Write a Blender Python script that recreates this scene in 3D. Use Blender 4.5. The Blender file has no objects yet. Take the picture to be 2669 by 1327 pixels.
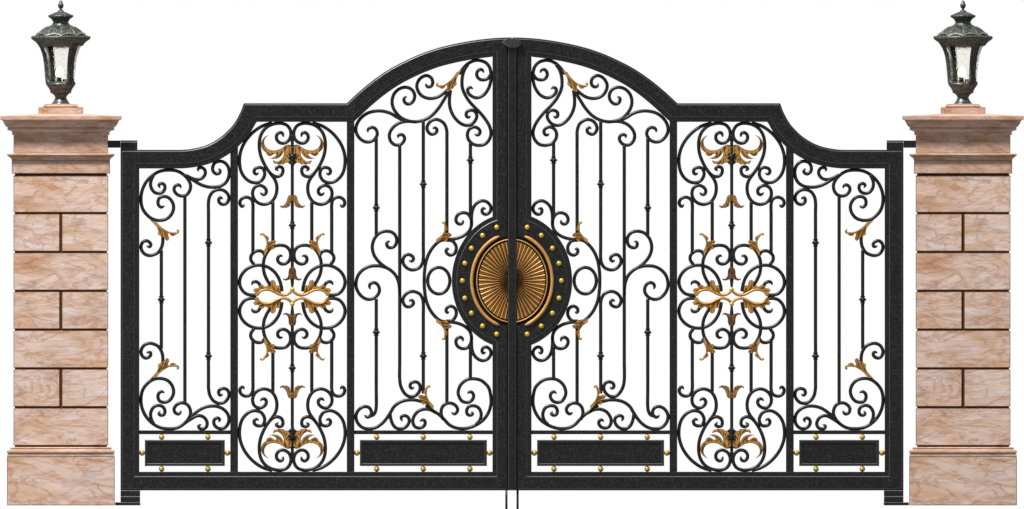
import bpy, bmesh, math, random
from mathutils import Matrix, Vector
random.seed(7)
SC = bpy.context.scene
COL = SC.collection
U = 0.002                       # metres per traced unit (2 mm)
CX, GY = 1334.5, 1317.5         # gate axis, ground line
def W(sx, sy): return ((sx-CX)*U, (GY-sy)*U)

# ------------------------------------------------------------------ materials
def newmat(name):
    m = bpy.data.materials.new(name); m.use_nodes = True
    nt = m.node_tree; nt.nodes.clear()
    out = nt.nodes.new('ShaderNodeOutputMaterial')
    return m, nt, out
def N(nt, t, **kw):
    n = nt.nodes.new(t)
    for k, v in kw.items():
        if k in n.inputs.keys(): n.inputs[k].default_value = v
        else: setattr(n, k, v)
    return n
def ramp(nt, fac, stops):
    r = nt.nodes.new('ShaderNodeValToRGB'); e = r.color_ramp.elements
    while len(e) < len(stops): e.new(0.5)
    for el, (p, c) in zip(e, stops):
        el.position = p; el.color = (*c, 1) if len(c) == 3 else c
    nt.links.new(fac, r.inputs['Fac']); return r.outputs['Color']
def mixc(nt, fac, a, b, mode='MIX'):
    m = nt.nodes.new('ShaderNodeMix'); m.data_type = 'RGBA'; m.blend_type = mode
    for sock, v in ((m.inputs[0], fac), (m.inputs[6], a), (m.inputs[7], b)):
        if hasattr(v, 'is_linked'): nt.links.new(v, sock)
        elif isinstance(v, (int, float)): sock.default_value = v
        else: sock.default_value = (*v, 1)
    return m.outputs[2]
def noise(nt, vec, scale, detail=3, rough=.55, dist=0.0):
    n = N(nt, 'ShaderNodeTexNoise', Scale=scale, Detail=detail, Roughness=rough, Distortion=dist)
    nt.links.new(vec, n.inputs['Vector']); return n.outputs['Fac']
def objco(nt): return N(nt, 'ShaderNodeTexCoord').outputs['Object']

def speckled_metal(name, c0, c1, c2, gloss, rough, s1=330, s2=55, bump=.25):
    m, nt, out = newmat(name); co = objco(nt)
    f1 = noise(nt, co, s1, 2, .6); f2 = noise(nt, co, s2, 3, .6)
    base = ramp(nt, f1, [(.38, c0), (.52, c1), (.68, c2)])
    base = mixc(nt, .55, base, ramp(nt, f2, [(.35, (.45,)*3), (.7, (1.3,)*3)]), 'MULTIPLY')
    d = N(nt, 'ShaderNodeBsdfDiffuse'); g = N(nt, 'ShaderNodeBsdfGlossy', Roughness=rough)
    g.inputs['Color'].default_value = (.95, .95, 1, 1)
    b = N(nt, 'ShaderNodeBump', Strength=bump, Distance=.0015)
    nt.links.new(f1, b.inputs['Height'])
    nt.links.new(base, d.inputs['Color'])
    for s in (d, g): nt.links.new(b.outputs[0], s.inputs['Normal'])
    mx = N(nt, 'ShaderNodeMixShader'); mx.inputs[0].default_value = gloss
    nt.links.new(d.outputs[0], mx.inputs[1]); nt.links.new(g.outputs[0], mx.inputs[2])
    nt.links.new(mx.outputs[0], out.inputs[0]); return m

def gilt(name, a, b, metal, rough, scale=60):
    m, nt, out = newmat(name); co = objco(nt)
    p = N(nt, 'ShaderNodeBsdfPrincipled', Metallic=metal, Roughness=rough)
    f = noise(nt, co, scale, 4, .6)
    nt.links.new(ramp(nt, f, [(.35, a), (.68, b)]), p.inputs['Base Color'])
    bp = N(nt, 'ShaderNodeBump', Strength=.15, Distance=.001)
    nt.links.new(noise(nt, co, 400, 2), bp.inputs['Height']); nt.links.new(bp.outputs[0], p.inputs['Normal'])
    nt.links.new(p.outputs[0], out.inputs[0]); return m

def stone(name, tint=None):
    m, nt, out = newmat(name)
    co = objco(nt)
    gi = N(nt, 'ShaderNodeNewGeometry').outputs['Random Per Island']
    sc = N(nt, 'ShaderNodeVectorMath', operation='SCALE'); sc.inputs[0].default_value = (7.3, 3.1, 5.7)
    nt.links.new(gi, sc.inputs['Scale'])
    ad = N(nt, 'ShaderNodeVectorMath', operation='ADD')
    nt.links.new(co, ad.inputs[0]); nt.links.new(sc.outputs[0], ad.inputs[1])
    v0 = ad.outputs[0]
    def mapped(scl, rot):
        mp = N(nt, 'ShaderNodeMapping'); mp.inputs['Scale'].default_value = scl
        mp.inputs['Rotation'].default_value = rot
        nt.links.new(v0, mp.inputs['Vector']); return mp.outputs[0]
    va = mapped((2.1, 2.1, 5.2), (0, .42, 0)); vb = mapped((2.4, 2.4, 7.5), (0, -.38, 0)); vc = mapped((6, 6, 20), (0, .34, 0))
    big = noise(nt, va, 1.0, 4, .55, 1.2); big2 = noise(nt, vb, .8, 3, .6, 1.6)
    col = ramp(nt, big, [(.26, (.48, .28, .18)), (.38, (.56, .38, .285)), (.49, (.60, .445, .375)), (.64, (.615, .51, .48))])
    col = mixc(nt, ramp(nt, big2, [(.53, (0,)*3), (.70, (.75,)*3)]), col, (.50, .32, .19))
    col = mixc(nt, ramp(nt, noise(nt, va, 1.7, 5, .6, 2.), [(.56, (0,)*3), (.72, (.7,)*3)]), col, (.48, .225, .125))
    # thin veins
    def vein(vec, scale, dist, w, stren, seedv):
        n = noise(nt, vec, scale, 5, .55, dist)
        a = N(nt, 'ShaderNodeMath', operation='SUBTRACT'); nt.links.new(n, a.inputs[0]); a.inputs[1].default_value = seedv
        b = N(nt, 'ShaderNodeMath', operation='ABSOLUTE'); nt.links.new(a.outputs[0], b.inputs[0])
        return ramp(nt, b.outputs[0], [(0, (stren,)*3), (w, (0,)*3)])
    col = mixc(nt, vein(va, 1.3, 1.8, .035, .5, .48), col, (.30, .135, .07))
    col = mixc(nt, vein(vb, 1.1, 1.4, .045, .38, .53), col, (.32, .155, .085))
    col = mixc(nt, vein(vb, 1.6, 1.0, .03, .45, .42), col, (.66, .57, .54))
    fine = noise(nt, vc, 1.0, 5, .62, 1.5)
    col = mixc(nt, .75, col, ramp(nt, fine, [(.3, (.80, .75, .72)), (.5, (1, 1, 1)), (.7, (1.15, 1.15, 1.16))]), 'MULTIPLY')
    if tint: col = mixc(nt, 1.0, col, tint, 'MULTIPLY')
    p = N(nt, 'ShaderNodeBsdfPrincipled', Roughness=.55); p.inputs['Specular IOR Level'].default_value = .2
    nt.links.new(col, p.inputs['Base Color'])
    bp = N(nt, 'ShaderNodeBump', Strength=.35, Distance=.006)
    nt.links.new(fine, bp.inputs['Height']); nt.links.new(bp.outputs[0], p.inputs['Normal'])
    nt.links.new(p.outputs[0], out.inputs[0]); return m

def plain(name, c, rough=.8, spec=.1):
    m, nt, out = newmat(name); co = objco(nt)
    p = N(nt, 'ShaderNodeBsdfPrincipled', Roughness=rough); p.inputs['Specular IOR Level'].default_value = spec
    f = noise(nt, co, 40, 4)
    nt.links.new(ramp(nt, f, [(.3, tuple(x*.88 for x in c)), (.7, c)]), p.inputs['Base Color'])
    nt.links.new(p.outputs[0], out.inputs[0]); return m

IRON  = speckled_metal('black_iron', (.001,.001,.001), (.0045,.0045,.005), (.033,.033,.035), .040, .38, 175, 40, .2)
BLACK = speckled_metal('shadow_black', (.003,.003,.003), (.006,.006,.006), (.012,.012,.012), .008, .4)  # near-black that paints the shadow gaps at closing strip and rosette
GLINT  = speckled_metal('edge_glint_iron', (.004,.004,.004), (.012,.012,.012), (.03,.03,.032), .105, .42, 150, 45)  # lighter, glossier iron put on bevels and shell to strengthen their highlights
CAST  = speckled_metal('cast_bronze', (.010,.012,.010), (.032,.037,.029), (.18,.195,.155), .05, .36, 170, 60, .35)
GOLD  = gilt('leaf_gold', (.40,.18,.028), (.60,.32,.065), .3, .40)
OLDGOLD = gilt('old_gold', (.30,.14,.03), (.50,.26,.06), .3, .42)
BALLG = gilt('ball_gold', (.60,.37,.045), (.72,.47,.075), .4, .30)
RAYG  = gilt('ray_gold', (.47,.23,.055), (.58,.315,.09), .2, .5, 30)
RIBM  = speckled_metal('highlight_bronze', (.05,.05,.043), (.11,.105,.09), (.24,.23,.19), .09, .36, 170, 60, .3)  # lighter than the roof bronze, highlight painted into the ribs
BRONZE= gilt('antique_bronze', (.15,.07,.025), (.30,.15,.055), .35, .45)
PATINA= plain('gold_patina', (.055,.022,.008), .6)
STONE = stone('peach_marble')
EDGE  = stone('dark_marble_edge', (.28, .20, .15))  # darker brown tint for bevel faces and the base moulding fillet
TAN   = stone('tan_marble', (.86, .80, .735))
MORTAR= plain('brown_mortar', (.075,.035,.016), .9)
GROUND= plain('white_ground', (.22,.22,.22), .9)
def glassmat():
    m, nt, out = newmat('hammered_glass'); co = objco(nt)
    g = N(nt, 'ShaderNodeBsdfGlass', Roughness=.0, IOR=1.09)
    g.inputs['Color'].default_value = (.93, .93, .89, 1)
    t = N(nt, 'ShaderNodeBsdfTransparent')
    b = N(nt, 'ShaderNodeBump', Strength=.8, Distance=.012)
    nt.links.new(noise(nt, co, 45, 2, .5, .8), b.inputs['Height']); nt.links.new(b.outputs[0], g.inputs['Normal'])
    mx = N(nt, 'ShaderNodeMixShader'); mx.inputs[0].default_value = .88
    nt.links.new(t.outputs[0], mx.inputs[1]); nt.links.new(g.outputs[0], mx.inputs[2])
    nt.links.new(mx.outputs[0], out.inputs[0]); return m
GLASS = glassmat()
def bulbmat():
    m, nt, out = newmat('lit_bulb')
    e = N(nt, 'ShaderNodeEmission', Strength=6.0); e.inputs[0].default_value = (1, .80, .58, 1)
    nt.links.new(e.outputs[0], out.inputs[0]); return m
BULB = bulbmat()

# ------------------------------------------------------------------ mesh helpers
def catmull(P, step=2.0, closed=False):
    n = len(P); out = []
    def pt(i):
        if closed: return P[i % n]
        if i < 0: return (2*P[0][0]-P[1][0], 2*P[0][1]-P[1][1])
        if i >= n: return (2*P[-1][0]-P[-2][0], 2*P[-1][1]-P[-2][1])
        return P[i]
    for i in range(n if closed else n-1):
        p0, p1, p2, p3 = (pt(i+k) for k in (-1, 0, 1, 2))
        t = [0]
        for a, b in ((p0, p1), (p1, p2), (p2, p3)):
            t.append(t[-1] + max(1e-4, math.hypot(b[0]-a[0], b[1]-a[1])**.5))
        k = max(1, int(math.hypot(p2[0]-p1[0], p2[1]-p1[1])/step + .5))
        for j in range(k):
            u = t[1] + (t[2]-t[1])*j/k
            def L(a, b, ta, tb): return tuple(((tb-u)*a[q]+(u-ta)*b[q])/(tb-ta) for q in (0, 1))
            A1, A2, A3 = L(p0, p1, t[0], t[1]), L(p1, p2, t[1], t[2]), L(p2, p3, t[2], t[3])
            out.append(L(L(A1, A2, t[0], t[2]), L(A2, A3, t[1], t[3]), t[1], t[2]))
    if not closed: out.append(P[-1])
    return out

class MB:
    """collects verts / faces (world coordinates) with material slots and smooth flags"""
    def __init__(s): s.v, s.f, s.m, s.sm = [], [], [], []
    def add(s, v, f, mi=0, smooth=True):
        o = len(s.v); s.v += [tuple(q) for q in v]
        for q in f: s.f.append(tuple(i+o for i in q)); s.m.append(mi); s.sm.append(smooth)
    def tube(s, P, r, seg=10, y=0.0, fy=1.0, mi=0, closed=False, cap=True):
        """P traced points, r radius or list (traced units); tube lies in the gate's plane"""
        n = len(P); R = r if isinstance(r, list) else [r]*n
        V = []; F = []
        for i in range(n):
            if closed: a, b = P[i-1], P[(i+1) % n]
            else: a, b = P[max(0, i-1)], P[min(n-1, i+1)]
            dx, dy = b[0]-a[0], b[1]-a[1]; l = math.hypot(dx, dy) or 1
            nx, ny = -dy/l, dx/l
            for k in range(seg):
                th = 2*math.pi*k/seg
                c, q = math.cos(th)*R[i], math.sin(th)*R[i]
                x, z = W(P[i][0]+nx*c, P[i][1]+ny*c)
                V.append((x, y - q*U*fy, z))
        m = n if closed else n-1
        for i in range(m):
            for k in range(seg):
                a, b = i*seg+k, i*seg+(k+1) % seg
                c, d = ((i+1) % n)*seg+(k+1) % seg, ((i+1) % n)*seg+k
                F.append((a, b, c, d))
        if not closed and cap:
            F.append(tuple(range(seg))[::-1]); F.append(tuple(range((n-1)*seg, n*seg)))
        s.add(V, F, mi)
    def lathe(s, prof, cx, cy=0.0, seg=24, mi=0, smooth=True, a0=0, a1=None, flute=None):
        """prof: list of (radius units, sy); full turn or a sector (radians, 0 = towards the viewer)"""
        full = a1 is None; ns = seg if full else seg+1
        V = []; F = []
        for r, sy in prof:
            for k in range(ns):
                th = (2*math.pi*k/seg) if full else a0+(a1-a0)*k/seg
                rr = r*(flute(th, sy) if flute else 1)
                x, z = W(cx, sy)
                V.append((x+math.sin(th)*rr*U, cy-math.cos(th)*rr*U, z))
        for i in range(len(prof)-1):
            for k in range(seg):
                a, b = i*ns+k, i*ns+((k+1) % ns)
                F.append((a, b, b+ns, a+ns))
        s.add(V, F, mi, smooth)
    def box(s, x0, x1, sy0, sy1, y0, y1, bev=0.0, mi=0, bmi=None):
        """x0..x1, sy0..sy1 traced units, y0..y1 metres, bevel in units"""
        bm = bmesh.new()
        X0, Z1 = W(x0, sy0); X1, Z0 = W(x1, sy1)
        vs = [bm.verts.new((x, y, z)) for x in (X0, X1) for y in (y0, y1) for z in (Z0, Z1)]
        for q in ((0,1,3,2),(4,6,7,5),(0,4,5,1),(2,3,7,6),(0,2,6,4),(1,5,7,3)): bm.faces.new([vs[i] for i in q])
        bmesh.ops.recalc_face_normals(bm, faces=bm.faces)
        big = None
        if bev: 
            bmesh.ops.bevel(bm, geom=bm.edges[:], offset=bev*U, segments=2, affect='EDGES', profile=.5)
        bm.verts.index_update()
        for f in bm.faces:
            flat = max(abs(c) for c in f.normal) > .999
            o = len(s.v)
            s.v += [tuple(v.co) for v in f.verts]  # kept separate, welded in build
            s.f.append(tuple(range(o, o+len(f.verts)))); s.m.append(mi if flat or bmi is None else bmi); s.sm.append(False)
        bm.free()
    def poly(s, loops, y0, y1, bev=1.0, mi=0, emi=None, res=1):
        """filled outline(s) (first outer, others holes), y0 front .. y1 back metres, bevelled edge"""
        cu = bpy.data.curves.new('outline', 'CURVE'); cu.dimensions = '2D'; cu.fill_mode = 'BOTH'
        th = (y1-y0)/2; b = min(bev*U, th*.9)
        cu.extrude = th-b; cu.bevel_depth = b; cu.bevel_resolution = res; cu.offset = -b
        for lp in loops:
            sp = cu.splines.new('POLY'); sp.points.add(len(lp)-1); sp.use_cyclic_u = True
            for i, p in enumerate(lp):
                x, z = W(*p); sp.points[i].co = (x, z, 0, 1)
        o = bpy.data.objects.new('outline', cu); COL.objects.link(o)
        dg = bpy.context.evaluated_depsgraph_get(); dg.update()
        me = bpy.data.meshes.new_from_object(o.evaluated_get(dg))
        yc = (y0+y1)/2
        o0 = len(s.v)
        s.v += [(v.co.x, yc - v.co.z, v.co.y) for v in me.vertices]
        for p in me.polygons:
            s.f.append(tuple(i+o0 for i in p.vertices))
            flat = abs(p.normal.z) > .99
            s.m.append(mi if flat or emi is None else emi); s.sm.append(False)
        bpy.data.objects.remove(o); bpy.data.curves.remove(cu); bpy.data.meshes.remove(me)
    def mesh(s, name, mats):
        me = bpy.data.meshes.new(name); me.from_pydata(s.v, [], s.f)
        for m in mats: me.materials.append(m)
        me.polygons.foreach_set('material_index', s.m); me.polygons.foreach_set('use_smooth', s.sm)
        bm = bmesh.new(); bm.from_mesh(me)
        bmesh.ops.remove_doubles(bm, verts=bm.verts, dist=1e-6)
        bmesh.ops.recalc_face_normals(bm, faces=bm.faces)
        bm.to_mesh(me); bm.free(); me.update()
        return me

def link(name, me, parent=None, base=(0, 0, 0)):
    """object whose origin sits in the middle of its mesh; base = world place of the parent"""
    xs = [v.co for v in me.vertices]
    c = Vector([(min(p[i] for p in xs)+max(p[i] for p in xs))/2 for i in range(3)])
    me.transform(Matrix.Translation(-c)); me.update()
    o = bpy.data.objects.new(name, me); COL.objects.link(o)
    o.location = c - Vector(base)
    if parent: o.parent = parent
    return o
def thing(name, label, cat, loc, group=None):
    o = bpy.data.objects.new(name, None); COL.objects.link(o); o.location = loc
    o.empty_display_size = .1
    o['label'] = label; o['category'] = cat
    if group: o['group'] = group
    return o

# ------------------------------------------------------------------ traced ironwork (sheet: origin, scale)
T = dict(A=(350,410,4.27), B=(350,700,4.27), C=(350,960,4.27), D=(600,300,4.003), E=(600,590,4.003), F=(600,950,4.003),
         G=(900,280,4.003), H=(1070,130,4.003), I=(900,500,4.003), J=(1070,500,4.003), K=(900,940,4.003), L=(1070,780,4.003),
         M=(1070,1007,4.003), N=(280,330,4.003), O=(600,80,3.05), P=(900,80,5.124), Q=(655,725,12.81), R=(670,340,12.81),
         S=(720,500,12.81), T=(730,690,12.81), V=(390,570,21.35), X=(1300,90,25.6))
def pts(t, s):
    ox, oy, k = T[t]
    return [(ox+float(a)/k, oy+float(b)/k) for a, b in (q.split(',') for q in s.split())]
def vm(P, ysum): return [(x, ysum-y) for x, y in P]
def hm(P, xsum): return [(xsum-x, y) for x, y in P]
PARTS = []          # (name, mesh builder, materials)
def part(name, mb, mats): PARTS.append((name, mb, mats))
SR = 4.5           # bar radius
def stroke(name, P, ends='tt', r=SR, closed=False):
    D = catmull(P, 2.0, closed); n = len(D)
    L = [0]
    for i in range(1, n): L.append(L[-1]+math.hypot(D[i][0]-D[i-1][0], D[i][1]-D[i-1][1]))
    R = []
    for i in range(n):
        k = 1.0
        for e, d in ((ends[0], L[i]), (ends[1], L[-1]-L[i])):
            if e == 't' and not closed: k = min(k, .22+.78*min(1, d/11)**.6)
        R.append(r*k)
    mb = MB(); mb.tube(D, R, 10, closed=closed); part(name, mb, [IRON])

# panel 1 (outer)
Y1 = 1561.2
a1 = pts('A', '337,541 305,557 274,538 263,500 280,455 325,437 380,450 424,500 438,560 420,625 370,680 290,703 210,690 140,640 92,570 75,480 85,380 130,280 200,205 290,155 400,143 480,155 550,195 600,250 626,310 618,370 585,415 530,432 475,412 443,365 455,322 490,307 513,322 520,347')
a2 = pts('A', '215,200 192,245 181,300 195,355 230,393 275,403 320,385 342,340 330,302 299,292 273,310 288,342')
a7 = pts('A', '312,860 318,900 315,960 300,1010 265,1060 215,1086 165,1094 110,1072 78,1020 82,965 115,932 152,934 183,965 178,992 155,996 137,982')
for q in (a1, a2): stroke('scroll', q, 'tt' if q is a1 else 'ft'); stroke('scroll', vm(q, Y1), 'tt' if q is a1 else 'ft')
stroke('scroll', a7, 'ft'); stroke('scroll', vm(a7, Y1), 'ft')
stroke('scroll', pts('A', '560,200 620,232 670,265 740,305 820,330 890,333 960,320 1020,280 1050,220 1055,150 1035,90 990,52 945,45 895,65 872,115 880,160 915,186 948,175 957,150 936,124'), 'ft')
stroke('scroll', pts('A', '570,200 650,238 700,248 750,236 786,195 790,155 770,125 742,114 711,126 713,160'), 'ft')
stroke('scroll', pts('C', '603,563 640,530 690,490 760,445 840,423 920,425 990,455 1040,510 1053,570 1040,625 1000,665 950,672 905,648 884,605 895,568 925,553 952,570 938,602'), 'ft')
stroke('scroll', pts('C', '562,612 598,586 640,560 690,533 740,530 785,555 812,610 800,655 765,675 725,668 716,640 747,627'), 'ft')
hk = pts('A', '826,620 826,500 838,440 875,385 935,361 995,370 1040,410 1053,455 1035,505 990,526 950,508 939,475 956,447 987,467')
stroke('bar', hk[::-1] + pts('C', '826,-480 826,100 828,240 845,310 885,365 940,390 1000,380 1045,330 1054,285 1035,240 992,225 950,240 938,270 957,303 987,288'), 'tt')
XB1, XB2, XB3 = 420.5, 481.9, 543.4
stroke('bar', [(XB2, 510), (XB2, 780), (XB2, Y1-510)], 'ff'); stroke('bar', [(XB1, 652), (XB1, 780), (XB1, Y1-652)], 'ff')
def collar(x, y):
    pr = [(4.0,-9.6),(6.4,-9.4),(6.6,-7.2),(4.9,-6.6),(5.6,-4.8),(9.9,-.7),(9.9,.7),(5.6,4.8),(4.9,6.6),(6.6,7.2),(6.4,9.4),(4.0,9.6)]
    mb = MB(); mb.lathe([(r, y+d) for r, d in pr], x, 0, 16, smooth=False); part('collar', mb, [IRON])
for x, y in ((XB1,781),(XB3,632.9),(XB3,Y1-632.9)): collar(x, y)

# panel 2 (four fold symmetric)
Y2, X2 = 1547.0, 1523.8
d = {}
d['d1'] = ('scroll','ft', pts('D', '440,82 350,108 270,155 195,225 135,315 103,410 98,500 115,590 155,655 215,698 267,706 325,685 358,630 357,590 338,556 300,547 260,562 249,595 272,618 298,603'))
d['d2'] = ('scroll','tt', pts('D', '555,230 546,193 517,182 487,207 484,250 515,287 560,294 610,265 632,215 628,160 595,110 540,88 470,90 400,115 345,165 312,235 303,320 315,410 345,490 390,570 440,625 490,643 535,624 551,580 540,548 507,540 479,560 503,585'))
d['d3'] = ('scroll','ft', pts('D', '415,605 460,665 483,720 486,790 470,850 430,905 365,932 310,925 260,890 234,830 245,770 280,740 318,735 362,760 378,795 365,825 340,830 312,808'))
d['bar'] = ('bar','tf', pts('D', '150,930 130,955 112,945 101,917 115,880 157,858 200,865 228,892 237,935 237,1040 237,1180 237,1455'))
d['bar2'] = ('bar','ff', [(711.2,526),(711.2,580),(711.2,640)])
d['e1'] = ('scroll','tf', pts('E', '550,315 525,306 499,325 497,360 525,389 565,393 610,365 630,310 622,255 585,212 530,198 470,205 415,235 375,290 352,350 346,420 355,490 385,560 425,625'))
d['e2'] = ('scroll','ff', pts('E', '362,300 335,265 295,255 250,270 218,308 216,350 250,402'))
d['e3'] = ('scroll','ff', pts('E', '540,680 532,620 505,540 460,475 400,430 330,408 250,412 170,450 115,515 98,585 115,650 160,700 215,717 275,716'))
d['e4'] = ('scroll','ft', pts('E', '318,640 303,600 270,578 238,584 223,614'))
for k, (nm, en, P) in d.items():
    for Q in (P, hm(P, X2), vm(P, Y2), vm(hm(P, X2), Y2)): stroke(nm, Q, en)
XC = X2/2
for f in (lambda P: P, lambda P: vm(P, Y2)):
    stroke('bar', f([(XC, 352), (XC, 500), (XC, 700)]), 'ff', 4.2)
    mb = MB(); D = f([(XC, 700), (XC, 715), (XC, 727), (XC, 738), (XC, 752)]); mb.tube(D, [4.2, 4.8, 5.0, 4.2, 2.4]); part('spike', mb, [IRON])
for y in (587.6, Y2-587.6): collar(XC, y)

# panel 3 (beside the meeting stile)
Y3 = 1463.6
for t, s, e in (
  ('G','620,143 540,103 470,62 390,40 310,40 230,62 160,115 118,185 113,255 148,320 200,356 250,361 300,338 333,285 325,240 297,212 262,212 235,235 238,262','ft'),
  ('G','740,152 660,146 610,150 550,170 490,220 460,285 472,350 515,390 570,390 608,358 619,322 604,292 576,284 550,297 558,320','ft'),
  ('P','825,885 793,892 783,928 805,968 850,981 905,945 927,880 910,815 860,770 790,757 710,785 650,850 625,940 640,1030 690,1110 760,1172 860,1210 950,1216 1060,1190 1160,1130 1250,1030 1320,920 1385,810','tf'),
  ('P','1076,702 1083,737 1115,752 1153,735 1168,685 1150,635 1105,604 1065,602 1000,640 957,720 965,790 1010,860 1080,898 1155,906 1240,885 1310,840 1380,780','tf'),
  ('H','418,420 407,500 408,580 430,655 470,720 530,772 590,789 650,767 690,705 685,662 655,634 618,632 584,655 583,690 605,706 628,688','ft'),
  ('H','764,242 752,213 725,205 697,228 692,270 720,306 765,314 805,300 838,255','tf'),
  ('H','505,255 548,195 590,152 650,118 712,110 785,135 825,185 840,260 836,330 815,400 765,470 695,501 640,485 600,445 598,410 625,392 652,410','ft'),
  ('H','600,155 570,195 548,250 537,320 540,390 560,450 600,520 650,580 710,640 770,710 820,790 839,860 825,930 775,985 707,997 645,980 602,930 594,875 615,828 660,806 702,817 726,850 715,882 692,891 668,876','ft'),
  ('I','468,518 442,522 432,550 446,577 478,584 517,565 536,515 525,460 485,422 425,412 360,430 310,480 285,545 283,600 305,670 350,730 410,780 470,817 520,865 552,930 565,1000 568,1080','tf'),
  ('I','420,790 370,776 325,773 260,778 190,810 135,870 113,945 118,1010 155,1075 205,1113 255,1123 315,1100 352,1050 354,1005 330,962 295,947 260,964 252,990 262,1018','ft'),
  ('K','203,563 215,585 240,590 268,565 272,530 247,490 203,480 155,500 118,550 113,605 140,665 190,703 252,712 320,698 385,655 430,605 470,545 510,480 570,435 640,414 720,411 810,430','tf'),
  ('K','466,545 478,620 505,680 545,709 600,709 645,680 668,630 655,592 620,574 590,583 582,605 598,632','ft'),
  ('K','945,540 880,512 820,508 760,530 718,580 704,635 725,688 772,704 815,688 834,655 827,628 805,617 779,638','ft'),
  ('M','160,195 230,255 290,290 350,345 400,398 460,430 540,442 620,430 700,395 765,345 815,270 838,190 838,110 815,15 775,-32 730,-64 645,-79 580,-64 520,-9 497,62 508,112 540,156 590,169 635,151 659,104 645,67 620,57 592,76','ft'),
  ('M','680,405 725,350 737,285 710,225 657,203 610,212 586,250 593,290 620,303 650,288 634,262','ft'),
  ('M','345,350 322,300 320,255 333,215 365,185 410,175 460,192 491,235 482,272 455,289 424,272','ft')):
    stroke('scroll', pts(t, s), e)
i3 = pts('I', '1075,495 990,512 930,562 880,632 845,720 828,820 823,928')
stroke('scroll', i3 + vm(i3, Y3)[::-1][1:], 'ff')
for t, s in (('J','385,500 480,487 560,455 615,405 637,335 626,270 592,228 543,219 495,240 473,288 487,325 518,338 546,320 546,292'),
             ('J','636,350 636,280 642,210 665,150 705,110 752,94 805,112 838,160 832,205 795,235 760,228 746,200 757,172 788,182'),
             ('J','370,505 435,513 470,555 478,595 458,645 415,662 380,642 371,615 384,592 403,607')):
    P = pts(t, s); stroke('scroll', P, 'ft'); stroke('scroll', vm(P, Y3), 'ft')
stroke('ring', [(1143.6+28.9*math.cos(2*math.pi*k/24), 731.8+34.5*math.sin(2*math.pi*k/24)) for k in range(24)], closed=True)
B3 = [980.7, 1041.9, 1103.3, 1164.8, 1226.1]
stroke('bar', [(B3[0], 360), (B3[0], 480), (B3[0], 612)], 'ff')
stroke('bar', [(B3[0], 779), (B3[0], 920)] + pts('K', '323,300 323,480 315,530 293,568 262,590'), 'ft')
stroke('bar', [(B3[1], 379), (B3[1], 600), (B3[1], 860)] + pts('K', '568,0 568,200 580,270 610,330 650,368 690,378 740,360 775,315 781,270 757,230 720,222 685,238 676,270 694,291 720,277'), 'ft')
b3 = pts('I', '814,560 814,690 806,740 775,790 705,816 650,800 607,752 603,705 627,664 662,655 702,675 712,700 690,727 664,712')
stroke('bar', [(B3[2], 316), (B3[2], 480)] + b3, 'ft'); stroke('bar', [(B3[2], 1026), (B3[2], 930)] + vm(b3, Y3), 'ft')
stroke('bar', pts('G', '912,226 930,210 955,230 950,260 905,282 872,265 852,215 885,150 945,126 990,138 1035,175 1058,240 1060,320 1060,700') + [(B3[3], 608)], 'tf')
stroke('bar', [(B3[3], 855), (B3[3], 950), (B3[3], 1050)], 'ff')
stroke('bar', [(B3[4], 372), (B3[4], 460), (B3[4], 562)], 'ff'); stroke('bar', [(B3[4], 902), (B3[4], 940), (B3[4], 986)], 'ff')
for x, y in ((B3[0],541.8),(B3[2],480.3),(B3[4],417.8),(B3[0],866.2),(B3[2],927.9)): collar(x, y)

# ------------------------------------------------------------------ gilded leaves
def gstroke(mb, P, r0, r1, y=-.0095, rim=1.0, gold=0, dark=1, tip=True, fy=.75):
    D = catmull(P, 1.0); n = len(D); R = []
    for i in range(n):
        t = i/(n-1); r = r0+(r1-r0)*min(1, t*1.25)
        if tip and t > .8: r *= max(.35, math.sqrt(max(0, 1-((t-.8)/.2)**2*.85)))
        R.append(r)
    mb.tube(D, R, 8, y, fy, gold)
    if rim: mb.tube(D, [r+rim for r in R], 8, y+.0035, fy*.7, dark)
def dline(mb, P, r=.9, y=-.0125, mi=1):
    D = catmull(P, 1.0); n = len(D)
    mb.tube(D, [r*(.4+.6*math.sin(math.pi*min(1, .12+.88*i/(n-1)))) for i in range(n)], 6, y, 1, mi)
FP = '20,70 130,190 250,310 370,440 440,560 478,680 468,790 465,860 510,915 620,965 700,1055 760,1075 830,1085 900,1190 990,1240 1065,1190 1095,1090 1065,1000 1025,900 1035,840 1100,820 1140,890 1220,970 1330,970 1430,930 1490,850 1400,790 1320,785 1200,775 1050,715 850,615 680,495 500,315 400,200 250,165'
FL = ['440,480 540,630 600,780 628,880', '500,450 620,650 715,850 770,1040', '660,560 760,690 850,860 880,1010', '700,880 712,960 715,1030', '780,640 900,730 1020,810',
      '870,880 950,990 1060,1060', '860,790 940,860 1010,910', '900,1050 960,1130 1000,1200', '1140,810 1250,850 1380,880']
CURL = '1100,785 1300,805 1430,800 1530,785 1590,720 1565,645 1500,640'
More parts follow.
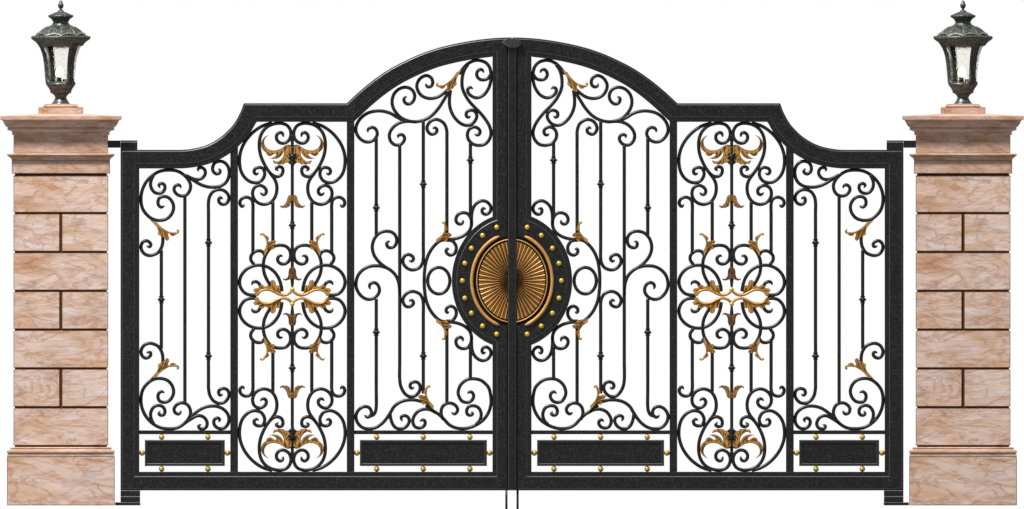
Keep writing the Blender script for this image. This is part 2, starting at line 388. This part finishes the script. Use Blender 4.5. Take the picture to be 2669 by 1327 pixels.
def fan(B, C, L):
    """leaf spray fitted through its foot B, the curled tip C and the first lobe L"""
    b0, c0, l0 = (60, 80), (1560, 640), (512, 850)
    def ab(p):
        u, v = (l0[0]-b0[0], l0[1]-b0[1]), (c0[0]-b0[0], c0[1]-b0[1]); q = (p[0]-b0[0], p[1]-b0[1])
        dt = u[0]*v[1]-v[0]*u[1]
        return (q[0]*v[1]-v[0]*q[1])/dt, (u[0]*q[1]-q[0]*u[1])/dt
    def tr(s):
        out = []
        for q in s.split():
            a, b = ab(tuple(float(k) for k in q.split(',')))
            out.append((B[0]+a*(L[0]-B[0])+b*(C[0]-B[0]), B[1]+a*(L[1]-B[1])+b*(C[1]-B[1])))
        return out
    mb = MB(); mb.poly([tr(FP)], -.0125, -.003, 1.0, 0, 1)
    for q in FL: dline(mb, tr(q), .95, -.0127)
    gstroke(mb, tr(CURL), 1.5, 2.1, -.0115, .8)
    part('leaf_spray', mb, [GOLD, PATINA])
f1 = [(392.8,573.7),(463.1,600),(413.9,609.8)]
fan(*f1); fan(*vm(f1, Y1))
fan((1205,179.9),(1140,217.7),(1188.4,219.7))
f3 = [(1133.3,635.6),(1154,580.4),(1162.8,627.9)]; fan(*f3); fan(*vm(f3, Y3))
fan((1132.5,1070.6),(1119.4,1008.1),(1103.1,1053.1))
f5 = [(688.8,668.8),(680,611.3),(712.5,648.1)]
for Q in (f5, hm(f5, X2), vm(f5, Y2), vm(hm(f5, X2), Y2)): fan(*Q)

# acanthus rosette of panel 2, one quarter each
SP = '1340,440 1300,478 1230,530 1110,568 1000,562 880,522 760,455 640,402 500,385 400,397 300,440 232,510 188,590'
QP = '1000,520 975,400 965,280 900,235 830,255 800,100 705,55 635,105 645,275 540,238 488,292 440,270 370,218 265,240 250,335 110,345 62,440 130,462 108,560 165,612 210,590 240,505 320,425 480,395 620,405 760,465 880,535'
LIN = ['955,500 910,400 895,310', '850,470 770,330 735,230', '820,470 720,330 690,200 695,130', '740,455 640,380 560,310', '430,365 350,300 300,275',
       '380,365 310,325 270,320', '300,400 220,400 150,415', '215,490 185,560', '935,480 880,400 865,300', '690,420 600,360']
for f in (lambda P: P, lambda P: hm(P, X2), lambda P: vm(P, Y2), lambda P: vm(hm(P, X2), Y2)):
    mb = MB()
    gstroke(mb, f(pts('Q', SP)), 3.0, 2.6, -.0115, .7, tip=False)
    mb.poly([f(pts('Q', QP))], -.0105, -.003, 1.2, 0, 1)
    for s in LIN: dline(mb, f(pts('Q', s)), .95, -.0108)
    part('acanthus_leaf', mb, [GOLD, PATINA])
W1 = '1150,505 1050,470 960,490 900,530 820,590 720,640 620,665 500,670 400,640 310,580 255,500 235,400 250,310 300,230 400,150 300,190 220,250 160,330 130,420 135,540 170,620 230,690 300,740 320,800 370,850 450,860 520,820 580,780 650,780 620,850 540,900 480,925 390,905 470,945 600,955 700,930 800,860 870,760 910,660 930,590 970,545 1060,525 1150,530'
W2 = '1160,525 1040,530 970,570 930,640 910,730 890,820 850,910 780,990 690,1040 600,1030 540,990 530,1040 590,1120 660,1110 710,1150 800,1130 880,1140 940,1080 990,1090 1040,1060 1170,1000'
LW = ['185,380 195,500 240,600 300,690', '345,735 410,785 480,785 535,750', '690,705 672,770 640,820', '815,665 790,760 720,840 630,890', '890,920 905,1000 870,1075',
      '835,990 770,1070 700,1110', '950,920 985,1005', '1065,590 1080,680 1115,730', '960,800 1000,845 1040,850', '990,540 940,600 915,700 900,760', '240,300 215,370 235,470 290,570']
for f in (lambda P: P, lambda P: hm(P, X2), lambda P: vm(P, Y2), lambda P: vm(hm(P, X2), Y2)):
    mb = MB()
    mb.poly([f(pts('R', W1))], -.013, -.004, 1.5, 0, 1); mb.poly([f(pts('R', W2))], -.0155, -.003, 1.5, 0, 1)
    for s in LW: dline(mb, f(pts('R', s)), .95, -.0150 if int(s.split(',')[0]) < 830 else -.0165)
    part('wing_leaf', mb, [GOLD, PATINA])
for f in (lambda P: P, lambda P: vm(P, Y2)):
    mb = MB()   # black cast bud in the middle of the wings
    for s, r0, r1 in (('1180,1180 1180,1080 1180,980 1180,880 1180,780', 55, 105), ('1180,760 1180,690 1180,620 1180,540', 35, 48), ('1150,800 1090,790 1045,800', 40, 45),
                      ('1200,800 1270,790 1315,800', 40, 45), ('1150,900 1080,900 1030,925', 42, 48), ('1210,900 1280,900 1330,925', 42, 48),
                      ('1150,1010 1090,1070 1060,1110', 45, 42), ('1210,1010 1270,1070 1300,1110', 45, 42), ('1180,1200 1180,1130 1180,1060', 52, 85)):
        gstroke(mb, f(pts('R', s)), r0/12.81, r1/12.81, -.0145, 0, fy=.9)
    part('bud', mb, [IRON])
    mb = MB()
    half = pts('S', '540,115 500,105 440,110 395,150 370,230 350,310 310,390 250,450 190,475 118,445 130,500 180,530 235,550 290,530 340,545 390,510 430,500 465,450 480,330 540,310')
    xs = 2*(720+540/12.81)
    mb.poly([f(half + hm(half, xs)[::-1])], -.0135, -.004, 1.5, 0, 1)
    for s in ('455,170 430,270', '370,390 350,490', '300,440 310,520', '430,290 440,370', '500,150 505,290', '410,370 400,480', '230,480 240,540', '540,120 540,300'):
        P = pts('S', s); dline(mb, f(P), .6, -.0145); dline(mb, f(hm(P, xs)), .6, -.0145)
    part('bell_flower', mb, [OLDGOLD, PATINA])
    mb = MB()
    half = pts('T', '405,85 340,95 300,150 280,240 280,330 260,400 220,455 150,478 92,445 110,500 150,525 210,533 290,505 340,490 405,475')
    xs = 2*(730+410/12.81)
    mb.poly([f(half + hm(half, xs)[::-1])], -.0135, -.004, 1.5, 0, 1)
    for s in ('385,120 345,200 385,290', '330,160 310,240', '320,260 370,340 405,420', '300,340 340,430', '290,400 270,480', '405,180 405,250 405,330', '240,460 200,505'):
        P = pts('T', s); dline(mb, f(P), .7, -.0145); dline(mb, f(hm(P, xs)), .7, -.0145)
    part('bell_flower', mb, [BRONZE, PATINA])

def ball(x, y, r, yc=0.0, name='gold_ball', fy=1.0):
    mb = MB(); n = 12
    mb.lathe([(max(.02, r*math.sin(math.pi*i/n)), y-r*math.cos(math.pi*i/n)) for i in range(n+1)], x, yc, 20)
    if fy != 1: mb.v = [(a, yc+(b-yc)*fy, c) for a, b, c in mb.v]
    part(name, mb, [BALLG])
for s in (754.4, Y2-754.4): ball(XC, s, 6.0, -.008)
for x, y in ((421.4,1139.2),(542,1139.2),(370.4,1180.6),(593,1180.6),(421.4,1222.4),(542,1222.4),
             (981.9,1139.3),(1103.3,1139.3),(1224.9,1139.3),(930.6,1180.7),(1276.3,1180.7),(981.9,1222.4),(1103.3,1222.4),(1224.9,1222.4)): ball(x, y, 7.5)

# ------------------------------------------------------------------ frame of one leaf
XE = 1332.6
c1 = catmull([(464.9,390.7),(479.8,390.2),(504.8,387),(529.8,381),(554.8,370.2),(579.8,353.7),(600,334.2),(609.8,322.6),(619.7,306.2),(627.9,289.8),(635.4,269.2)], 4)
c2 = catmull([(903.3,269.2),(939,236.3),(978,204.9),(1017,178.8),(1056,158.2),(1095,140.8),(1134,127),(1173,116.9),(1212.3,109),(1251.3,103),(1290.3,99.1),(XE,97.3)], 6)
TOP = [(314.2,390.7)] + c1 + c2
def offset_top(dd):
    out = []; n = len(TOP); yc = 269.2+dd
    for i, p in enumerate(TOP):
        a, b = TOP[max(0, i-1)], TOP[min(n-1, i+1)]
        def nrm(u, v):
            l = math.hypot(v[0]-u[0], v[1]-u[1]) or 1; return (-(v[1]-u[1])/l, (v[0]-u[0])/l)
        n1 = nrm(a, p) if i else nrm(p, b); n2 = nrm(p, b) if i < n-1 else n1
        m = (n1[0]+n2[0], n1[1]+n2[1]); k = dd*2/max(.3, m[0]**2+m[1]**2)
        q = (p[0]+m[0]*k, p[1]+m[1]*k)
        if p[0] < 634 and q[1] < yc+1: continue
        out.append(q)
    return out
def opening(dd, xl, xs, yb, ra, rb):
    tp = [p for p in offset_top(dd) if p[0] < xs-2 and p[0] > xl+2]
    y_at = tp[-1][1]-1.5
    lp = [(xl, 390.7+dd)] + tp + [(xs, y_at)]
    dy = rb*math.sqrt(1-((CX-xs)/ra)**2); a = math.atan2(dy/rb, (CX-xs)/ra)
    for k in range(49):
        th = a-2*a*k/48
        lp.append((CX-ra*math.cos(th), 732-rb*math.sin(th)))
    return lp + [(xs, yb), (xl, yb)]
mb = MB()
full = TOP + [(XE, 1278.4), (314.2, 1278.4)]
outer = [(316.8, 393.4)] + [p for p in offset_top(2.7) if p[0] > 318] + [(XE, 1275.9), (316.8, 1275.9)]
mb.poly([outer, opening(37.8, 352.4, 1294, 1241, 146, 165.5)], -.026, .026, 2.8, 0, 1, 4)
part('frame', mb, [IRON, GLINT])
mb = MB()
mb.poly([full, opening(48.7, 363.2, 1283.6, 1229.8, 157, 177)], -.0222, .0222, 1.2, 0, 0, 3)
part('frame_lip', mb, [IRON, GLINT])
mb = MB(); mb.poly([[(600.2,385.5),(620.4,371.5),(620.4,1238.3),(600.2,1238.3)]], -.019, .019, 1.6, 0, None, 3); part('mullion', mb, [IRON])
mb = MB(); mb.box(903.9, 923.7, 306.3, 1238.3, -.019, .019, 1.2); part('mullion', mb, [IRON])
for x0, x1 in ((362, 600.2), (923.7, 1285)):
    mb = MB(); mb.box(x0, x1, 1121.8, 1132, -.010, .010, 1.2); part('rail', mb, [IRON])
for x0, x1 in ((377.5, 586), (938, 1269.2)):
    mb = MB(); y0, y1 = 1146.6, 1214.8
    R = lambda k: [(x0+k, y0+k), (x1-k, y0+k), (x1-k, y1-k), (x0+k, y1-k)]
    mb.poly([R(0), R(7.2)], -.016, .016, 2.2, 0, 1, 3); mb.box(x0+5, x1-5, y0+5, y1-5, -.009, .009)
    part('kick_panel', mb, [IRON, GLINT])

# medallion half
MY = 732.0
mb = MB()
th0 = math.radians(0)
def ell(rx, ry, n=56, x_cut=XE-1.5):
    P = [(CX-rx*math.cos(math.pi*(k/n-.5)), MY+ry*math.sin(math.pi*(k/n-.5))) for k in range(n+1)]
    P[0] = (x_cut, P[0][1]); P[-1] = (x_cut, P[-1][1])
    return P
mb.poly([ell(101, 117.5)], -.0267, -.015, .6, 1, 1)           # black ground of the rosette, painting the shadow gap inside the crescent
D = [p for p in ell(91.5, 108)]; mb.tube(D, 1.6, 8, -.030, 1, 0)
NR = 25
for k in range(NR):
    a0, a1 = math.pi*(k/NR-.5), math.pi*((k+1)/NR-.5)
    for (u0, u1) in ((.05, .68), (.76, .97)):
        t0, t1 = a0+(a1-a0)*u0, a0+(a1-a0)*u1
        tm = (t0+t1)/2; V = []; F = []
        st = [0.10, .25, .5, .75, .965]
        for rr in st:
            hw = max(.004, (t1-t0)/2 - .0085/rr*(1 if u0 < .5 else .5))
            for off, dy in ((-hw, 0), (0, .0022+.0022*rr), (hw, 0)):
                x, z = W(CX-89.5*rr*math.cos(tm+off), MY+106*rr*math.sin(tm+off))
                V.append((min(x, -.0045), -.0268-dy-.003*(1-rr), z))
        for i in range(len(st)-1):
            for j in range(2): q = i*3+j; F.append((q, q+1, q+4, q+3))
        mb.add(V, F, 0, False)
part('ray_rosette', mb, [RAYG, BLACK])
mb = MB()
A = math.acos(33/105)
P = [(CX-105*math.cos(t), MY+122*math.sin(t)) for t in [-A+2*A*k/48 for k in range(49)]]
n = len(P); mb.tube(P, [4.4*min(1, .45+min(i, n-1-i)*.3) for i in range(n)], 12, -.031)
part('crescent_bar', mb, [RAYG])
for x, y in ((1294.8,592.7),(1257.9,613.9),(1228.9,647.3),(1211.7,686.6),(1205.3,732)):
    for yy in ({y, 1464-y}): ball(x, yy, 6.7, -.026, 'stud', .75)
# drop bolt, hinge block, pivot block
mb = MB(); mb.lathe([(.05, 1268), (3.0, 1268), (3.0, 1345), (.05, 1345)], 1319.9, -.016, 12, smooth=True); part('drop_bolt', mb, [IRON])
mb = MB(); mb.box(314.2, 358.2, 370.6, 391.5, -.022, .022, 1.3); mb.box(314.2, 358.2, 366.0, 370.2, -.022, .022, .8, 0, 1); part('hinge_block', mb, [IRON, GLINT])
mb = MB(); mb.box(314.2, 365.3, 1278.6, 1293.9, -.022, .022, 1.3, 0, 1); part('pivot_block', mb, [IRON, GLINT])

# ------------------------------------------------------------------ the two leaves
leafL = thing('gate_leaf', 'black iron gate leaf hung on the left pillar, carrying the centre strip and shell', 'gate',
              (W(314.2, GY)[0], 0, 0), 'leaves of the double gate')
leafR = thing('gate_leaf', 'black iron gate leaf hung on the right pillar, without the centre strip', 'gate',
              (-W(314.2, GY)[0], 0, 0), 'leaves of the double gate')
FLIP = Matrix.Scale(-1, 4, (1, 0, 0))
for name, mb, mats in PARTS:
    me = mb.mesh(name, mats); me2 = me.copy()
    me2.transform(FLIP); me2.flip_normals()
    link(name, me, leafL, leafL.location); link(name, me2, leafR, leafR.location)
mb = MB(); mb.box(1324, 1346, 120, 1278.2, -.0365, -.0262, 2.2, 0, 1); link('closing_strip', mb.mesh('closing_strip', [IRON, GLINT]), leafL, leafL.location)
mb = MB(); mb.box(1320.3, 1348.7, 121, 1277.5, -.0285, -.0261, .4, 0); link('shadow_strip', mb.mesh('shadow_strip', [BLACK]), leafL, leafL.location)  # added black strip, stands in for shadow lines along the closing strip
mb = MB()
sh = pts('X', '520,235 1250,235 1300,330 1420,420 1520,560 1480,650 1350,790 1200,860 1040,885 880,890 740,870 600,835 420,745 280,625 240,520 380,390 470,330')
mb.poly([sh], -.052, -.0262, 1.0)
for s in ('500,290 420,380 300,520 270,540', '530,330 470,480 400,600 350,660', '610,330 590,520 520,660 470,730', '740,330 750,520 700,680 640,790',
          '890,330 910,520 880,680 830,830', '1010,330 1060,540 1080,700 1060,830', '1130,330 1190,500 1230,650 1240,800', '1240,330 1310,480 1360,620 1380,700', '1270,300 1380,430 1450,560 1450,610'):
    D = catmull(pts('X', s), .7); mb.tube(D, [1.0+.7*i/len(D) for i in range(len(D))], 8, -.0525)
link('shell', mb.mesh('shell', [GLINT]), leafL, leafL.location)

# floor pivots (fixed to the ground beside each pillar)
for sgn, lab in ((1, 'small black floor pivot bracket at the foot of the left pillar'), (-1, 'small black floor pivot bracket at the foot of the right pillar')):
    mb = MB(); mb.box(314.2, 365.3, 1294.1, 1309.4, -.022, .022, 1.3, 0, 1); mb.box(299.9, 365.8, 1309.5, 1317.4, -.028, .028, 1.2, 0, 1)
    me = mb.mesh('floor_pivot', [IRON, GLINT])
    if sgn < 0: me.transform(FLIP); me.flip_normals()
    o = link('floor_pivot', me); o['label'] = lab; o['category'] = 'hinge'; o['group'] = 'floor pivots of the gate'

# ------------------------------------------------------------------ pillars
PX, PYC = 158.6, .215          # pillar axis (units) and depth of its middle (metres)
def square(mb, prof, mi=0):
    """profile (half width, sy) swept round a square plan"""
    V = []; F = []
    for hw, sy in prof:
        z = (GY-sy)*U; h = hw*U; xc = (PX-CX)*U
        V += [(xc-h, PYC-h, z), (xc+h, PYC-h, z), (xc+h, PYC+h, z), (xc-h, PYC+h, z)]
    n = len(prof)
    for i in range(n-1):
        for k in range(4):
            a, b = i*4+k, i*4+(k+1) % 4; F.append((a, b, b+4, a+4))
    F.append((3, 2, 1, 0)); F.append(tuple((n-1)*4+k for k in range(4)))
    mb.add(V, F, mi, False)
def arc(c, y, r, a0, a1, n=6):
    return [(c+r*math.cos(math.radians(a0+(a1-a0)*k/n)), y-r*math.sin(math.radians(a0+(a1-a0)*k/n))) for k in range(n+1)]
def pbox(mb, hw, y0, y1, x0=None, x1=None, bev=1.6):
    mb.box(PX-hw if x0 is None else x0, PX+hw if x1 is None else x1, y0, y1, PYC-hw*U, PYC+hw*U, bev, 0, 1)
def pillar_parts():
    L = []
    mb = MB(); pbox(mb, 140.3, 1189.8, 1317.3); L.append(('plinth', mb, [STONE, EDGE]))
    mb = MB()
    square(mb, [(136,1190.2),(140,1189.4),(140,1184.4)] + arc(134.5,1177.6,6.2,-80,80) + [(131,1171.0)] + arc(130,1168.2,2.6,-70,80,4) + [(126,1165.3)])
    square(mb, [(140.2,1184.7),(136.5,1184.2),(136.5,1183.4),(139,1183.1)], 1)
    L.append(('base_moulding', mb, [TAN, EDGE]))
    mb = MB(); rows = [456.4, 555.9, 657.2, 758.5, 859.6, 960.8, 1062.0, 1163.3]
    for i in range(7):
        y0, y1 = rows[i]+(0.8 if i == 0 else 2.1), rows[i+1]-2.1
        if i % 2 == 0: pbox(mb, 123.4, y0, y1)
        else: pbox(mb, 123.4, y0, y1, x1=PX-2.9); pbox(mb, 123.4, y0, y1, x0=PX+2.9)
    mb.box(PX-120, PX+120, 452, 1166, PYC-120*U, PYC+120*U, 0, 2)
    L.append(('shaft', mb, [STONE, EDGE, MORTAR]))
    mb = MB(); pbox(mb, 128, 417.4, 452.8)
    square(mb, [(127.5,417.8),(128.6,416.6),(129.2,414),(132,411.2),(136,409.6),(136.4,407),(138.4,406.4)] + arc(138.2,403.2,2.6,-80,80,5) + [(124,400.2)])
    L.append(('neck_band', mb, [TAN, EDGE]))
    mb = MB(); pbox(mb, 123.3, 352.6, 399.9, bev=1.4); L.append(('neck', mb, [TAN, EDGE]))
    mb = MB()
    square(mb, [(120,352.4),(126.9,352.2),(127.1,344.2),(128.5,343.4),(130,341.6),(134,340.6),(138.6,339.4),(139.4,338),(139.4,334.4),(137.2,333.4),(139,332.6),(143.2,329.4),(146.6,325),
                (149.2,320),(151,316),(152.6,313.6),(155,312.6),(158.4,312.2),(158.6,311.6),(158.6,303),(158,302.0),(59,296.8)])
    L.append(('cap', mb, [TAN, EDGE]))
    mb = MB(); pbox(mb, 58.2, 279.8, 297.6, bev=1.2)
    square(mb, [(44,280),(45.5,279.6)] + arc(44,276.8,2.6,-70,70,5) + [(42.2,274.2),(42.2,271.4),(41.4,270.9)])
    L.append(('lamp_base', mb, [TAN, EDGE]))
    return L
def hbracket(mirror):
    mb = MB(); mb.box(280, 314.0, 366.4, 385.3, -.020, .020, 1.2)
    me = mb.mesh('hinge_bracket', [IRON])
    if mirror: me.transform(FLIP); me.flip_normals()
    return me
SHIFT = 2351.6*U
meshes = [(n, mb.mesh(n, mats)) for n, mb, mats in pillar_parts()]
base = Vector(((PX-CX)*U, PYC, 0))
pl = thing('gate_pillar', 'peach marble block pillar under a lantern, left of the iron gate', 'pillar', base, 'gate pillars')
pr = thing('gate_pillar', 'peach marble block pillar under a lantern, right of the iron gate', 'pillar', base+Vector((SHIFT, 0, 0)), 'gate pillars')
for n, me in meshes:
    o = link(n, me, pl, base)
    c = o.copy(); COL.objects.link(c); c.parent = pr
link('hinge_bracket', hbracket(False), pl, base); link('hinge_bracket', hbracket(True), pr, pr.location)

# ------------------------------------------------------------------ lanterns
LS = 3.882; LX = 615/LS
def lp(s): return [(float(a)/LS, float(b)/LS) for a, b in (q.split(',') for q in s.split())]
BODY = [(236,440),(222,462),(205,490),(190,530),(180,565),(172,610),(166,660),(160,720),(154,780),(148,830),(141,862)]
BP = catmull([(a/LS, b/LS) for a, b in BODY], 2.5)
def lantern_parts():
    L = []
    mb = MB(); mb.lathe(lp('1,3 10,8 15,18 22,36 29,48 30,56 24,72 14,88 10,94 15,97 15,101 9,104 1,104'), LX, PYC, 16, flute=lambda t, y: 1+.10*math.cos(6*t+y*.5)*(4 < y < 22)); L.append(('finial', mb, [CAST]))
    def fl(t, y):
        if y < 66: return 1+.02*math.cos(16*t)
        if y < 92: return 1+.018*abs(math.cos(5*t))*min(1, (y-66)/12)
        return 1+.008*math.cos(10*t)
    mb = MB(); mb.lathe(lp('8,101 26,106 32,114 34,120 60,127 92,142 108,150 121,153 125,162 122,174 108,182 94,192 84,206 76,222 76,232 84,240 88,250 96,258 112,266 138,274 164,287 190,304 214,325 232,345 242,354 262,360 282,364 296,366 303,374 303,386 296,398 282,408 268,418 256,424 252,434 238,440 200,444 60,440 1,436'), LX, PYC, 80, flute=fl)
    L.append(('roof', mb, [CAST]))
    rib = MB()
    for k in range(10):                                  # roof ribs with scalloped ends
        th = math.radians(36*k+2); pf = lp('90,254 114,263 140,271 166,284 192,301 216,322 234,342 250,352')
        for da in (0,):
            V = []; F = []
            for i, (r, y) in enumerate(pf):
                z = (GY-y)*U; w = .02
                for a, rr in ((th-w*2.0, r), (th, r+2.6), (th+w*2.0, r)):
                    V.append(((LX-CX)*U+math.sin(a)*rr*U, PYC-math.cos(a)*rr*U, z+.0012))
            for i in range(len(pf)-1):
                for j in range(2): q = i*3+j; F.append((q, q+1, q+4, q+3))
            rib.add(V, F)
        P3 = []; V = []; F = []                          # scallop arcs between ribs on the brim
        for j in range(13):
            a = th + math.radians(36)*j/12; hump = math.sin(math.pi*j/12)
            r = 262/LS - 26/LS*hump; y = (361 - 20*hump)/LS
            for dr, dz in ((-2.4, .6), (0, -3.0), (2.4, 1.2)):
                V.append(((LX-CX)*U+math.sin(a)*(r+dr)*U, PYC-math.cos(a)*(r+dr)*U, (GY-(y+dz))*U+.0015))
        for i in range(12):
            for j in range(2): q = i*3+j; F.append((q, q+1, q+4, q+3))
        rib.add(V, F)
    L.append(('roof_rib', rib, [RIBM]))
    ANG = [(41, 14), (139, 12), (-150, 9), (-77, 11)]
    for a, HW in ANG:                                    # four moulded ribs
        mb = MB(); h = math.radians(HW)
        t = math.radians(a)
        for off, w, gr in ((0, h, 0), (-.55*h, .16*h, 1.6), (.55*h, .16*h, 1.6), (0, .2*h, 1.8)):
            out = [(r+gr, y) for r, y in BP]; inn = [(r-6, y) for r, y in BP]
            mb.lathe(out, LX, PYC, 6, a0=t+off-w, a1=t+off+w)
            if not gr:
                mb.lathe(inn, LX, PYC, 6, a0=t-w, a1=t+w)
                for e in (-w, w):
                    V = []; 
                    for (r1, y), (r2, _) in zip(out, inn):
                        for r in (r1, r2): V.append(((LX-CX)*U+math.sin(t+e)*r*U, PYC-math.cos(t+e)*r*U, (GY-y)*U))
                    mb.add(V, [(2*i, 2*i+1, 2*i+3, 2*i+2) for i in range(len(out)-1)])
        L.append(('frame_rib', mb, [CAST]))
    gaps = [(55, 127), (151, 201), (-141, -88), (-66, 27)]
    for g0, g1 in gaps:
        t0, t1 = math.radians(g0-2), math.radians(g1+2)
        mb = MB(); mb.lathe([(r-3, y) for r, y in BP], LX, PYC, 24, a0=t0, a1=t1); L.append(('glass_pane', mb, [GLASS]))
        def rad(y):
            for (r1, y1), (r2, y2) in zip(BP, BP[1:]):
                if y1 <= y <= y2: return r1+(r2-r1)*(y-y1)/(y2-y1)
            return BP[0][0] if y < BP[0][1] else BP[-1][0]
        V = []; F = []; n = 20                                # frame round the opening: scalloped head, rounded foot
        for k in range(n+1):
            t = t0+(t1-t0)*k/n; u = abs(2*k/n-1)
            yt = (452 + 16*u**3 + 5*math.cos(u*9))/LS; yb = (842 - 75*u**5)/LS
            for y in (438/LS, yt, yb, 862/LS):
                for dr in (1.2, -2.5):
                    r = rad(y)+dr; V.append(((LX-CX)*U+math.sin(t)*r*U, PYC-math.cos(t)*r*U, (GY-y)*U))
        for nm, i in (('opening_head', 0), ('opening_foot', 4)):
            Q = [V[k*8+i+j] for k in range(n+1) for j in range(4)]; F = []
            for k in range(n):
                q = k*4; e = 2 if i == 0 else 0
                F += [(q, q+2, q+6, q+4), (q+1, q+5, q+7, q+3), (q+e, q+e+1, q+e+5, q+e+4)]
            mb = MB(); mb.add(Q, F); L.append((nm, mb, [CAST]))
    mb = MB()                                            # lower cup and upper rim of the cage
    mb.lathe(lp('1,842 60,846 110,848 132,838 145,826 148,832 147,850 140,868 128,884 118,898 116,903'), LX, PYC, 40)
    L.append(('cup', mb, [CAST]))
    mb = MB(); mb.lathe(lp('236,438 231,450 224,461 214,466 205,462 200,440'), LX, PYC, 48, flute=lambda t, y: 1+.012*math.cos(24*t)); L.append(('top_rim', mb, [CAST]))
    mb = MB(); mb.lathe(lp('100,898 118,900 119,908 106,911 105,934 103,940 90,946 74,958 64,970 58,982 57,992 62,1004 72,1022 84,1040 96,1052 96,1056 1,1056'), LX, PYC, 40,
                        flute=lambda t, y: 1+(.02*math.cos(20*t) if 234 < y < 241 else 0)); L.append(('pedestal', mb, [CAST]))
    mb = MB(); mb.lathe(lp('1,776 20,778 22,790 20,800 26,846 1,848'), LX-4, PYC, 16)
    mb.lathe(lp('1,800 14,802 14,846 1,848'), LX+9, PYC-.02, 12); L.append(('bulb_holder', mb, [CAST]))
    mb = MB(); mb.lathe(lp('1,672 12,680 24,700 31,722 33,742 28,764 18,778 1,779'), LX-3, PYC, 20); L.append(('bulb', mb, [BULB]))
    return L
lm = [(n, mb.mesh(n, mats)) for n, mb, mats in lantern_parts()]
lb = Vector(((LX-CX)*U, PYC, (GY-271)*U))
ll = thing('lantern', 'dark bronze lit lantern with seeded glass on the left stone pillar', 'lantern', lb, 'lanterns on the gate pillars')
lr = thing('lantern', 'dark bronze lit lantern with seeded glass on the right stone pillar', 'lantern', lb+Vector((SHIFT, 0, 0)), 'lanterns on the gate pillars')
for n, me in lm:
    o = link(n, me, ll, lb)
    c = o.copy(); COL.objects.link(c); c.parent = lr

# ------------------------------------------------------------------ ground
me = bpy.data.meshes.new('ground'); g = 60
me.from_pydata([(-g, -g, 0), (g, -g, 0), (g, g, 0), (-g, g, 0)], [], [(0, 1, 2, 3)]); me.materials.append(GROUND)
go = bpy.data.objects.new('ground', me); COL.objects.link(go); go['kind'] = 'structure'

# ------------------------------------------------------------------ light, world, camera
w = bpy.data.worlds.new('World'); SC.world = w; w.use_nodes = True
nt = w.node_tree; bg = nt.nodes['Background']
tc = N(nt, 'ShaderNodeTexCoord'); sx = N(nt, 'ShaderNodeSeparateXYZ'); nt.links.new(tc.outputs['Generated'], sx.inputs[0])
mr = N(nt, 'ShaderNodeMapRange'); nt.links.new(sx.outputs['Y'], mr.inputs['Value'])
for k, v in (('From Min', -.35), ('From Max', .25), ('To Min', .21), ('To Max', 1.0)): mr.inputs[k].default_value = v
nt.links.new(mr.outputs[0], bg.inputs['Strength']); bg.inputs['Color'].default_value = (1, 1, 1, 1)
la = bpy.data.lights.new('key_softbox', 'AREA'); la.shape = 'DISK'; la.size = 4.8; la.energy = 18000; la.color = (1, .98, .95)
lo = bpy.data.objects.new('key_softbox', la); COL.objects.link(lo)
dirv = Vector((-.38, -.40, .83)).normalized(); lo.location = Vector((0, 0, 1.2)) + dirv*30
lo.rotation_euler = (-dirv).to_track_quat('-Z', 'Y').to_euler()
cam = bpy.data.cameras.new('camera'); co = bpy.data.objects.new('camera', cam); COL.objects.link(co)
cam.type = 'ORTHO'; cam.ortho_scale = 2669*U; cam.clip_end = 300
co.location = (0, -12, (GY-663.5)*U); co.rotation_euler = (math.pi/2, 0, 0)
SC.camera = co
vs = SC.view_settings; vs.view_transform = 'Standard'; vs.look = 'None'; vs.exposure = 0; vs.gamma = 1; vs.use_curve_mapping = False
SC.render.engine = 'CYCLES'
